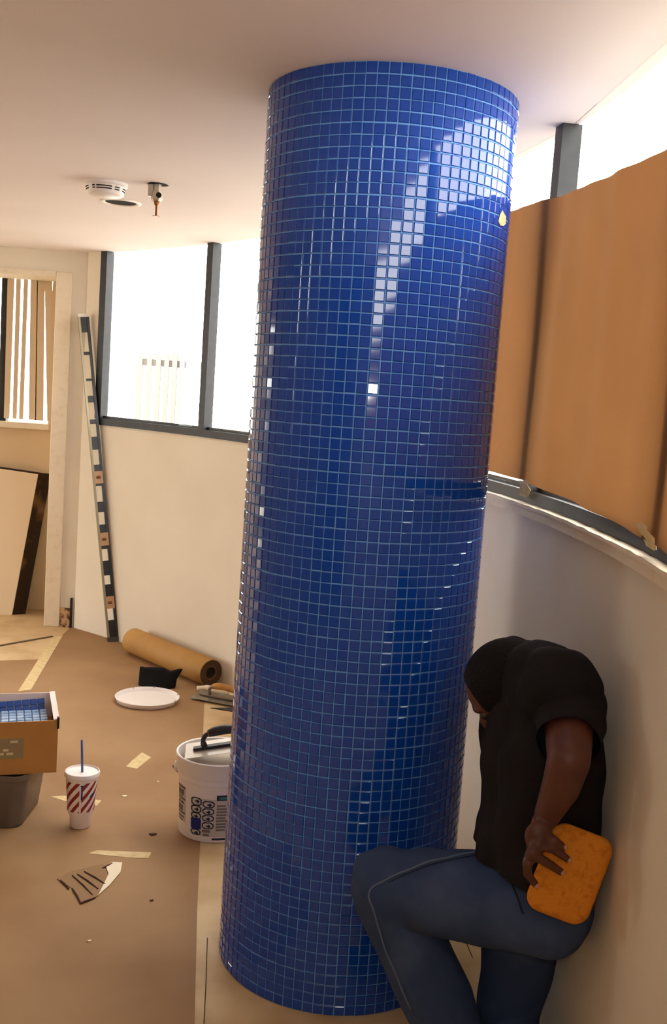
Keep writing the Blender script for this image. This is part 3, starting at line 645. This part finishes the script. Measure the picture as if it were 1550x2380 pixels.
# mosaic sheets in the box
ptile = mat('sheen_pale_tile', (128, 154, 186), .25, .5, noise=(30, (84, 116, 166), .4, .7)); dtile = mat('deep_blue_tile', (40, 72, 140), .2, .5)  # pale tone paints in grazing reflection on the front sheet
pb = bpy.data.meshes.new('sheet_tile'); bm = BM(); box(bm, (-.0125, -.0125, 0), (.0125, .0125, .005)); bmesh.ops.bevel(bm, geom=bm.edges[:], offset=.0015, segments=1, affect='EDGES'); bm.to_mesh(pb); bm.free(); pb.materials.append(ptile)
pd = pb.copy(); pd.materials.clear(); pd.materials.append(dtile)
def msheet(label, loc, rot, nx, ny, me, backm):
    s = empty('mosaic_sheet', loc); s.rotation_euler = rot; tag(s, label, 'tile sheet', 'mosaic sheets in the box')
    bm = BM(); box(bm, (-nx * .014, -ny * .014, -.002), (nx * .014, ny * .014, 0)); obj('mesh_backing', bm, backm, s)
    for i in range(nx):
        for j in range(ny):
            o = bpy.data.objects.new('tile', me); COL.objects.link(o); o.parent = s
            o.location = ((i - (nx - 1) / 2) * .028, (j - (ny - 1) / 2) * .028, random.uniform(0, .001)); o.rotation_euler = (random.gauss(0, .03), random.gauss(0, .03), 0)
bkm = mat('sheet_mesh', (150, 160, 176), .8, .2)
RB = Matrix.Rotation(ba, 4, 'Z')
def inb(x, y, z): return fr + RB @ Vector((x, y, z))
cbp('inner_pad', (-BW + .01, .01, t), (-.01, BD - .075, .138), M['cardboard'])
msheet('mosaic sheet painted pale with sheen lying on top at the front of the box', inb(-.21, .122, .152), (math.radians(2.5), math.radians(-1), ba), 13, 8, pb, bkm)
msheet('deep blue mosaic sheet tilted against the back of the cardboard box', inb(-.215, .262, .162), (math.radians(48), math.radians(-3), ba + .02), 13, 2, pd, bkm)

# ------------------------------------------------------------------ ceiling fittings
sd = PZ(246, 425, H); s = empty('smoke_detector', (sd.x, sd.y, H)); tag(s, 'round white smoke detector with dark slots on the ceiling', 'smoke detector')
bm = BM(); lathe(bm, [(.001, 0), (.088, 0), (.088, -.012), (.08, -.016), (.074, -.045), (.066, -.052), (.001, -.054)], 48); autosmooth(obj('detector_body', bm, M['white_plastic'], s), 40)
sv = math.degrees(math.atan2(-sd.y, -sd.x))
for a0, a1 in ((-28, 18), (28, 44), (-42, -34), (60, 90), (-90, -60)):
    for z in (-.024, -.033):
        bm = BM(); rad = .0795 - (-z - .016) * .2; 
        pts = [(rad * math.cos(math.radians(sv + a)), rad * math.sin(math.radians(sv + a)), z) for a in [a0 + (a1 - a0) * k / 8 for k in range(9)]]
        tube(bm, pts, .0026, 6); obj('slot', bm, M['darkhole'], s)
hp_ = PZ(281, 470, H); hr = .082
h = empty('recessed_light_opening', (hp_.x, hp_.y, H)); tag(h, 'empty round recessed light opening in the ceiling behind the detector', 'ceiling light')
bm = BM(); lathe(bm, [(hr - .012, -.001), (hr - .002, -.006), (hr + .008, -.004), (hr + .01, 0), (hr - .012, 0), (hr - .012, -.001)], 48, cap=False); autosmooth(obj('trim_ring', bm, M['white_plastic'], h), 50)
bm = BM(); lathe(bm, [(.001, -.0015), (hr - .012, -.0015), (hr - .012, -.0005), (.001, -.0005)], 40); obj('hole_shade_disc', bm, M['darkhole'], h)  # flat dark disc painting the shade of the open hole
sk = PZ(366, 428, H); s = empty('fire_sprinkler', (sk.x, sk.y, H)); tag(s, 'metal fire sprinkler head hanging from a rough ceiling hole', 'sprinkler')
bm = BM(); prism(bm, [(.042 * math.cos(t) * (1 + .12 * math.sin(3 * t)), .042 * math.sin(t) * (1 + .1 * math.cos(2 * t)), ) for t in [k * math.tau / 14 for k in range(14)]], -.0015, -.0002); obj('rough_hole', bm, M['darkhole'], s)
bm = BM(); box(bm, (-.036, -.012, -.05), (-.012, .012, 0)); bevel(bm, .003, 1); obj('bracket', bm, M['chrome'], s)
bm = BM(); lathe(bm, [(.001, 0), (.017, 0), (.017, -.03), (.024, -.032), (.024, -.062), (.019, -.068), (.012, -.07), (.001, -.07)], 6); obj('hex_fitting', bm, M['chrome'], s)
bm = BM(); lathe(bm, [(.001, 0), (.011, 0), (.011, .006), (.001, .006)], 14, Matrix.Translation((.012, -.022, -.047)) @ Matrix.Rotation(math.pi/2, 4, 'X')); obj('outlet_port', bm, M['darkhole'], s)
bm = BM(); lathe(bm, [(.001, -.068), (.012, -.07), (.01, -.082), (.005, -.086), (.004, -.125), (.001, -.126)], 14); obj('brass_stem', bm, M['brass'], s, smooth=True)
bm = BM(); lathe(bm, [(.001, -.124), (.016, -.126), (.016, -.128), (.001, -.128)], 14); obj('deflector', bm, M['brass'], s)

# ------------------------------------------------------------------ the kneeling worker
def finish(bm, name, material, parent, voxel, smooth_it=4, cuts=(), disp=None):
    """union by voxel remesh, smooth, optional plane cuts; baked to a plain mesh"""
    me = bpy.data.meshes.new(name + '_raw'); bm.to_mesh(me); bm.free()
    o = bpy.data.objects.new(name + '_raw', me); COL.objects.link(o)
    m = o.modifiers.new('r', 'REMESH'); m.mode = 'VOXEL'; m.voxel_size = voxel; m.use_smooth_shade = True
    if smooth_it:
        k = o.modifiers.new('s', 'SMOOTH'); k.factor = .5; k.iterations = smooth_it
    dg = bpy.context.evaluated_depsgraph_get(); ev = o.evaluated_get(dg)
    nm = bpy.data.meshes.new_from_object(ev, depsgraph=dg); nm.name = name
    bpy.data.objects.remove(o); bpy.data.meshes.remove(me)
    if cuts or disp:
        b = BM(); b.from_mesh(nm)
        for co, no, reach in cuts:
            co = Vector(co); no = Vector(no).normalized()
            loc = [v for v in b.verts if (v.co - co).length < reach]
            vs_ = set(loc); fs_ = [f for f in b.faces if all(v in vs_ for v in f.verts)]
            es_ = {e for f in fs_ for e in f.edges}
            g = bmesh.ops.bisect_plane(b, geom=list(vs_) + list(es_) + fs_, plane_co=co, plane_no=no, clear_outer=False)
            kill = [v for v in b.verts if (v.co - co).length < reach and (v.co - co).dot(no) > 1e-5]
            bmesh.ops.delete(b, geom=kill, context='VERTS')
        if disp:
            b.normal_update()
            for v in b.verts: v.co += v.normal * disp(v.co)
        b.to_mesh(nm); b.free()
    for v in nm.vertices:   # cloth and body stop at the wall they lean on
        dx, dy = v.co.x - CX, v.co.y - CY; q = math.hypot(dx, dy)
        if q > R - .005: v.co.x, v.co.y = CX + dx * (R - .005) / q, CY + dy * (R - .005) / q
    for p in nm.polygons: p.use_smooth = True
    ob = bpy.data.objects.new(name, nm); COL.objects.link(ob); nm.materials.clear(); nm.materials.append(material)
    if parent: ob.parent = parent
    return ob
skin = mat('brown_skin', (92, 52, 40), .5, .4, noise=(14, (74, 40, 30), .4, .7))
V = Vector
# joints
hipL, hipR = V((.535, 2.17, .53)), V((.545, 2.36, .53))
kneeL = PY(893, 2052, 2.335); ankL = V((.395, 2.31, .085))
kneeR = V((.525, 2.42, .086)); ankR = V((.570, 2.07, .07))
shL, shR = V((.535, 2.13, .995)), V((.47, 2.46, .99))
elL, wrL = PY(1322, 1765, 1.99), PY(1272, 1893, 2.035)
elR, wrR = V((.50, 2.55, .76)), V((.47, 2.47, .56))
headC = PY(1190, 1604, 2.31)
# head frame: looks to the left and down
hx = V((-.72, .12, -.68)).normalized()          # face direction
hz = V((-.62, .05, .78)); hz = (hz - hx * hz.dot(hx)).normalized(); hy = hz.cross(hx)
HM = Matrix((hx, hy, hz)).transposed()
def hd(x, y, z): return headC + HM @ V((x, y, z))
def body(bm, g=0.0, parts='all'):
    limb(bm, [V((.525, 2.265, .53)), V((.515, 2.27, .66)), V((.505, 2.28, .80)), V((.50, 2.29, .93))], [.115, .108, .112, .10])
    limb(bm, [V((.53, 2.20, .55)), V((.525, 2.2, .7)), V((.515, 2.19, .86)), V((.52, 2.19, .97))], [.095, .088, .09, .075])
    limb(bm, [V((.53, 2.33, .55)), V((.51, 2.34, .7)), V((.49, 2.37, .86)), V((.48, 2.39, .97))], [.095, .088, .09, .075])
    limb(bm, [V((.50, 2.29, .98)), V((.465, 2.30, 1.02)), headC + V((.02, 0, -.0))], [.07, .058, .056])
    limb(bm, [shL, elL], [.056, .044]); limb(bm, [elL, (elL + wrL) / 2 + V((.004, -.004, 0)), wrL], [.044, .039, .028])
    limb(bm, [shR, elR], [.056, .044]); limb(bm, [elR, wrR], [.042, .028])
    for h_, k_, a_ in ((hipL, kneeL, ankL), (hipR, kneeR, ankR)):
        limb(bm, [h_, (h_ + k_) / 2, k_], [.088, .075, .055]); limb(bm, [k_, k_.lerp(a_, .35), a_], [.055, .055, .036])
    ball(bm, hd(.0, 0, .02), (.098, .076, .092), HM); ball(bm, hd(.03, 0, -.045), (.062, .058, .072), HM)
    ball(bm, hd(.06, 0, -.098), (.026, .026, .02), HM); ball(bm, hd(.09, 0, -.028), (.02, .014, .026), HM); ball(bm, hd(.083, 0, .018), (.018, .046, .014), HM)
    ball(bm, hd(.084, 0, -.066), (.014, .026, .011), HM)
    for s in (1, -1): ball(bm, hd(-.012, s * .078, -.012), (.018, .009, .032), HM)
# hand (left, back of it towards the viewer) gripping the sponge
kn = [PY(1266, 1950, 1.998), PY(1250, 1964, 1.985), PY(1236, 1984, 1.982), PY(1226, 2006, 1.988)]        # pinky .. index knuckles
mid_ = [PY(1290, 1952, 1.996), PY(1284, 1972, 1.988), PY(1268, 2003, 1.99), PY(1226, 2032, 1.996)]
tip_ = [PY(1308, 1966, 2.008), PY(1318, 1996, 2.008), PY(1302, 2025, 2.01), PY(1243, 2054, 2.008)]
def hand(bm):
    for k, r in zip(kn, (.0105, .0118, .012, .0118)):
        tube(bm, [wrL + (k - wrL) * .05, wrL.lerp(k, .5), k], [.02, .0155, r], 10); ball(bm, k, r)
    ball(bm, (wrL + kn[1] + kn[2]) / 3 + V((0, .006, 0)), (.03, .016, .034))
    for a, b_, c, r in zip(kn, mid_, tip_, (.0085, .0098, .0102, .0098)):
        limb(bm, [a, b_, c], [r * 1.1, r, r * .84], 10)
    tb0 = wrL + V((-.012, .012, -.02)); tb1 = PY(1236, 1962, 2.035); tb2 = PY(1262, 1990, 2.085); tb3 = PY(1296, 2010, 2.097)
    limb(bm, [tb0, tb1, tb2, tb3], [.017, .0135, .0115, .0095], 10)
    # right hand, resting on the knee
    for k in range(4):
        d0 = wrR + V((-.03, -.03 + .02 * k, -.05)); limb(bm, [wrR, d0], [.02, .011], 10); limb(bm, [d0, d0 + V((-.02, 0, -.03)), d0 + V((-.022, 0, -.062))], [.0105, .0098, .008], 10)
    limb(bm, [wrR, wrR + V((-.0, -.045, -.03)), wrR + V((-.02, -.055, -.07))], [.018, .012, .009], 10)
bm = BM(); body(bm); hand(bm)
person = finish(bm, 'person', skin, None, .0042, 2)
tag(person, 'person in dark t-shirt and jeans kneeling between column and wall, holding a sponge', 'person')
# nails
nailm = mat('fingernail', (190, 140, 124), .35, .5)
for b_, c, r in zip(mid_, tip_, (.0085, .0098, .0102, .0098)):
    dv = (c - b_).normalized(); nv = (CAM - c); nv = (nv - dv * nv.dot(dv)).normalized(); sv_ = dv.cross(nv)
    bm = BM(); ball(bm, c + dv * r * .2 + nv * r * .62, (r * .72, r * .52, r * .22), Matrix((dv, sv_, nv)).transposed(), 12, 8); o = obj('fingernail', bm, nailm, person, smooth=True)
for s in (1, -1):
    bm = BM(); ball(bm, hd(.081, s * .03, .0), .012); obj('eye', bm, mat('eye_white', (60, 44, 38), .3, .5), person, smooth=True)
# hair cap
bm = BM(); ball(bm, hd(-.006, 0, .03), (.102, .082, .094), HM, 32, 20); ball(bm, hd(-.045, 0, -.02), (.06, .07, .07), HM, 24, 16)
finish(bm, 'hair', mat('short_black_hair', (16, 13, 13), .8, .2, bump=(160, .6, .01)), person, .006, 2, cuts=((hd(.07, 0, .02), hx, .2),))
# t-shirt
bm = BM()
limb(bm, [V((.515, 2.265, .60)), V((.512, 2.27, .70)), V((.505, 2.275, .82)), V((.50, 2.285, .93)), V((.495, 2.29, 1.0))], [.128, .124, .124, .118, .10])
limb(bm, [V((.52, 2.185, .60)), V((.515, 2.185, .72)), V((.51, 2.18, .86)), V((.525, 2.18, .98))], [.108, .106, .106, .09])
limb(bm, [V((.52, 2.34, .60)), V((.505, 2.35, .72)), V((.49, 2.375, .86)), V((.48, 2.40, .98))], [.108, .104, .104, .086])
ball(bm, PY(1258, 1585, 2.24), .098); ball(bm, PY(1300, 1600, 2.16), .094); ball(bm, PY(1235, 1575, 2.32), .085)
limb(bm, [V((.49, 2.295, 1.0)), V((.462, 2.30, 1.02)), V((.435, 2.305, 1.02))], [.088, .074, .068])
limb(bm, [V((.574, 2.172, .60)), V((.574, 2.168, .75)), V((.568, 2.165, .92))], [.066, .066, .062]); ball(bm, shL + V((-.005, .012, 0)), .078); ball(bm, shR, .074)
for pts, r in ((((.43, 2.24, .66), (.42, 2.22, .60)), .05), (((.44, 2.32, .66), (.43, 2.32, .60)), .05)): limb(bm, [V(p) for p in pts], [r, r])
def folds(co): return .003 * math.sin(co.z * 42 + co.x * 30 + 6 * math.sin(co.y * 9)) + .002 * math.sin(co.x * 75 - co.z * 25)
cotton = mat('charcoal_cotton', (29, 26, 27), .85, .15, noise=(8, (24, 21, 23), .4, .7), bump=(220, .3, .003))
shirt = finish(bm, 'tshirt', cotton, person, .008, 12,
    cuts=((V((.445, 2.303, 1.02)), V((-1, 0, .1)), .085), (V((.51, 2.27, .60)), V((-.12, 0, -1)), .30)), disp=folds)
for a_, e_ in ((shL, elL), (shR, elR)):
    bm = BM(); limb(bm, [a_ + V((0, .008, 0)), a_.lerp(e_, .4), e_], [.084, .071, .058])
    finish(bm, 'sleeve', cotton, person, .008, 4, cuts=((a_.lerp(e_, .62), e_ - a_, .3),), disp=folds)
# jeans
bm = BM()
for c, r in ((V((.535, 2.18, .53)), .104), (V((.535, 2.265, .535)), .104), (V((.54, 2.35, .53)), .10)): ball(bm, c, r)
limb(bm, [V((.525, 2.2, .60)), V((.525, 2.33, .60))], [.098, .098]); ball(bm, V((.56, 2.18, .54)), .085)
limb(bm, [hipL, hipL.lerp(kneeL, .35), hipL.lerp(kneeL, .7), kneeL], [.108, .106, .096, .086])
limb(bm, [kneeL, kneeL.lerp(ankL, .3), kneeL.lerp(ankL, .7), ankL + V((0, 0, -.02))], [.086, .089, .087, .08])
limb(bm, [hipR, hipR.lerp(kneeR, .5), kneeR], [.10, .095, .078]); limb(bm, [kneeR, kneeR.lerp(ankR, .5), ankR], [.076, .07, .06])
def wr_(co):
    d = (co - kneeL).length; a = math.exp(-(d / .16) ** 2)
    return a * .004 * math.sin((co.x * 60 + co.z * 50)) + .0022 * math.sin(co.x * 24 + co.z * 38 + 4 * math.sin(co.y * 11))
denim = mat('blue_denim', (52, 68, 102), .85, .15, noise=(7, (76, 92, 126), .5, .8), bump=(420, .4, .002))
jeans = finish(bm, 'jeans', denim, person, .0075, 5, cuts=((ankL, V((.15, 0, -1)), .12), (ankR.lerp(kneeR, .06), ankR - kneeR, .10)), disp=wr_)
# side seam along the outer leg, laid on the denim
bv = BVHTree.FromObject(jeans, bpy.context.evaluated_depsgraph_get())
def on_jeans(px, py):
    d = ray(px, py).normalized(); h_ = bv.ray_cast(CAM, d); return h_[0], h_[1]
def seam_line(pix, name, rad, m, lift):
    pts = []
    for x, y in pix:
        p, n = on_jeans(x, y)
        if p is not None: pts.append(p + n * lift)
    pts2 = []
    for p in spline(pts, 6):
        l, n, i_, d_ = bv.find_nearest(p); pts2.append(l + n * lift)
    bm = BM(); tube(bm, pts2, rad, 6); return obj(name, bm, m, jeans, smooth=True)
seam_line([(1205, 1968), (1150, 1975), (1080, 1985), (1010, 2000), (950, 2022), (900, 2044), (866, 2062), (858, 2085), (868, 2112), (882, 2160), (895, 2205), (915, 2250), (935, 2300), (955, 2345)], 'side_seam', .0028, mat('seam_denim', (92, 104, 128), .85, .1), .0012)
seam_line([(1205, 1976), (1150, 1983), (1080, 1993), (1010, 2008), (950, 2030), (905, 2051)], 'stitching', .0011, mat('dark_stitch', (34, 38, 52), .85, .1), .0016)
seam_line([(1186, 1962), (1200, 1985), (1214, 2010)], 'pocket_edge', .0022, bpy.data.materials['dark_stitch'], .001)
seam_line([(1190, 2055), (1204, 2090), (1216, 2125)], 'pocket_edge', .0022, bpy.data.materials['dark_stitch'], .001)
seam_line([(1190, 2055), (1208, 2051)], 'pocket_edge', .002, bpy.data.materials['dark_stitch'], .001)
# boots
bootm = mat('dark_boot', (40, 34, 30), .6, .3)
def boot(ank, toe, heel, name='boot'):
    bm = BM(); limb(bm, [ank + V((0, 0, .04)), ank], [.052, .05]); limb(bm, [V((heel.x, heel.y, .045)), V((ank.x, ank.y, .052)), V((toe.x, toe.y, .036))], [.042, .046, .034])
    b = finish(bm, name, bootm, person, .006, 3)
    for v in b.data.vertices: v.co.z = max(v.co.z, .001)
boot(ankL, ankL + V((-.17, .02, 0)), ankL + V((.05, -.005, 0)))
boot(V((ankR.x + .005, ankR.y - .02, .06)), V((ankR.x + .02, ankR.y - .09, 0)), V((ankR.x, ankR.y + .0, 0)))
# sponge
spc = PY(1324, 2031, 2.046); bm = BM()
sx_, sy_ = RT * math.cos(math.radians(-21)) + UP * math.sin(math.radians(-21)), -RT * math.sin(math.radians(-21)) + UP * math.cos(math.radians(-21))
out = rrect(.140, .196, .034, 8)
ins = [(0, .8), (.004, .93), (.012, 1), (.036, 1), (.044, .94), (.047, .82)]
rings = []
for dpt, sc_ in ins:
    f = lambda v, e: math.copysign(max(abs(v) - (1 - sc_) * .045, 0), v)
    rings.append([bm.verts.new(sx_ * f(x, 0) + sy_ * f(y, 0) + (-(CAM - spc).normalized()) * (dpt - .02)) for x, y in out])
for a, b_ in zip(rings, rings[1:]):
    for i in range(len(a)): bm.faces.new((a[i], a[(i+1) % len(a)], b_[(i+1) % len(a)], b_[i]))
bm.faces.new(rings[0][::-1]); bm.faces.new(rings[-1])
spm = mat('orange_sponge', (222, 140, 44), .85, .15, noise=(60, (198, 112, 28), .5, .72), bump=(130, .8, .006))
sp_ = autosmooth(obj('grout_sponge', bm, spm), 60); sp_.location = spc + (-(CAM - spc).normalized()) * .012
tag(sp_, 'orange rounded grout sponge held against the hip of the person', 'sponge')
# holes and hairline cracks on the bare floor by the wall
for pix, lab in (([(1068, 2160), (1085, 2195), (1098, 2225)], 'hairline dark crack in the bare floor between the person\'s legs'), ([(482, 2180), (478, 2300), (474, 2378)], 'long hairline crack in the bare floor left of the column base')):
    bm = BM(); tube(bm, [PZ(x, y, .0012) for x, y in pix], .0014, 5); tag(recenter(obj('floor_crack', bm, dm)), lab, 'crack')
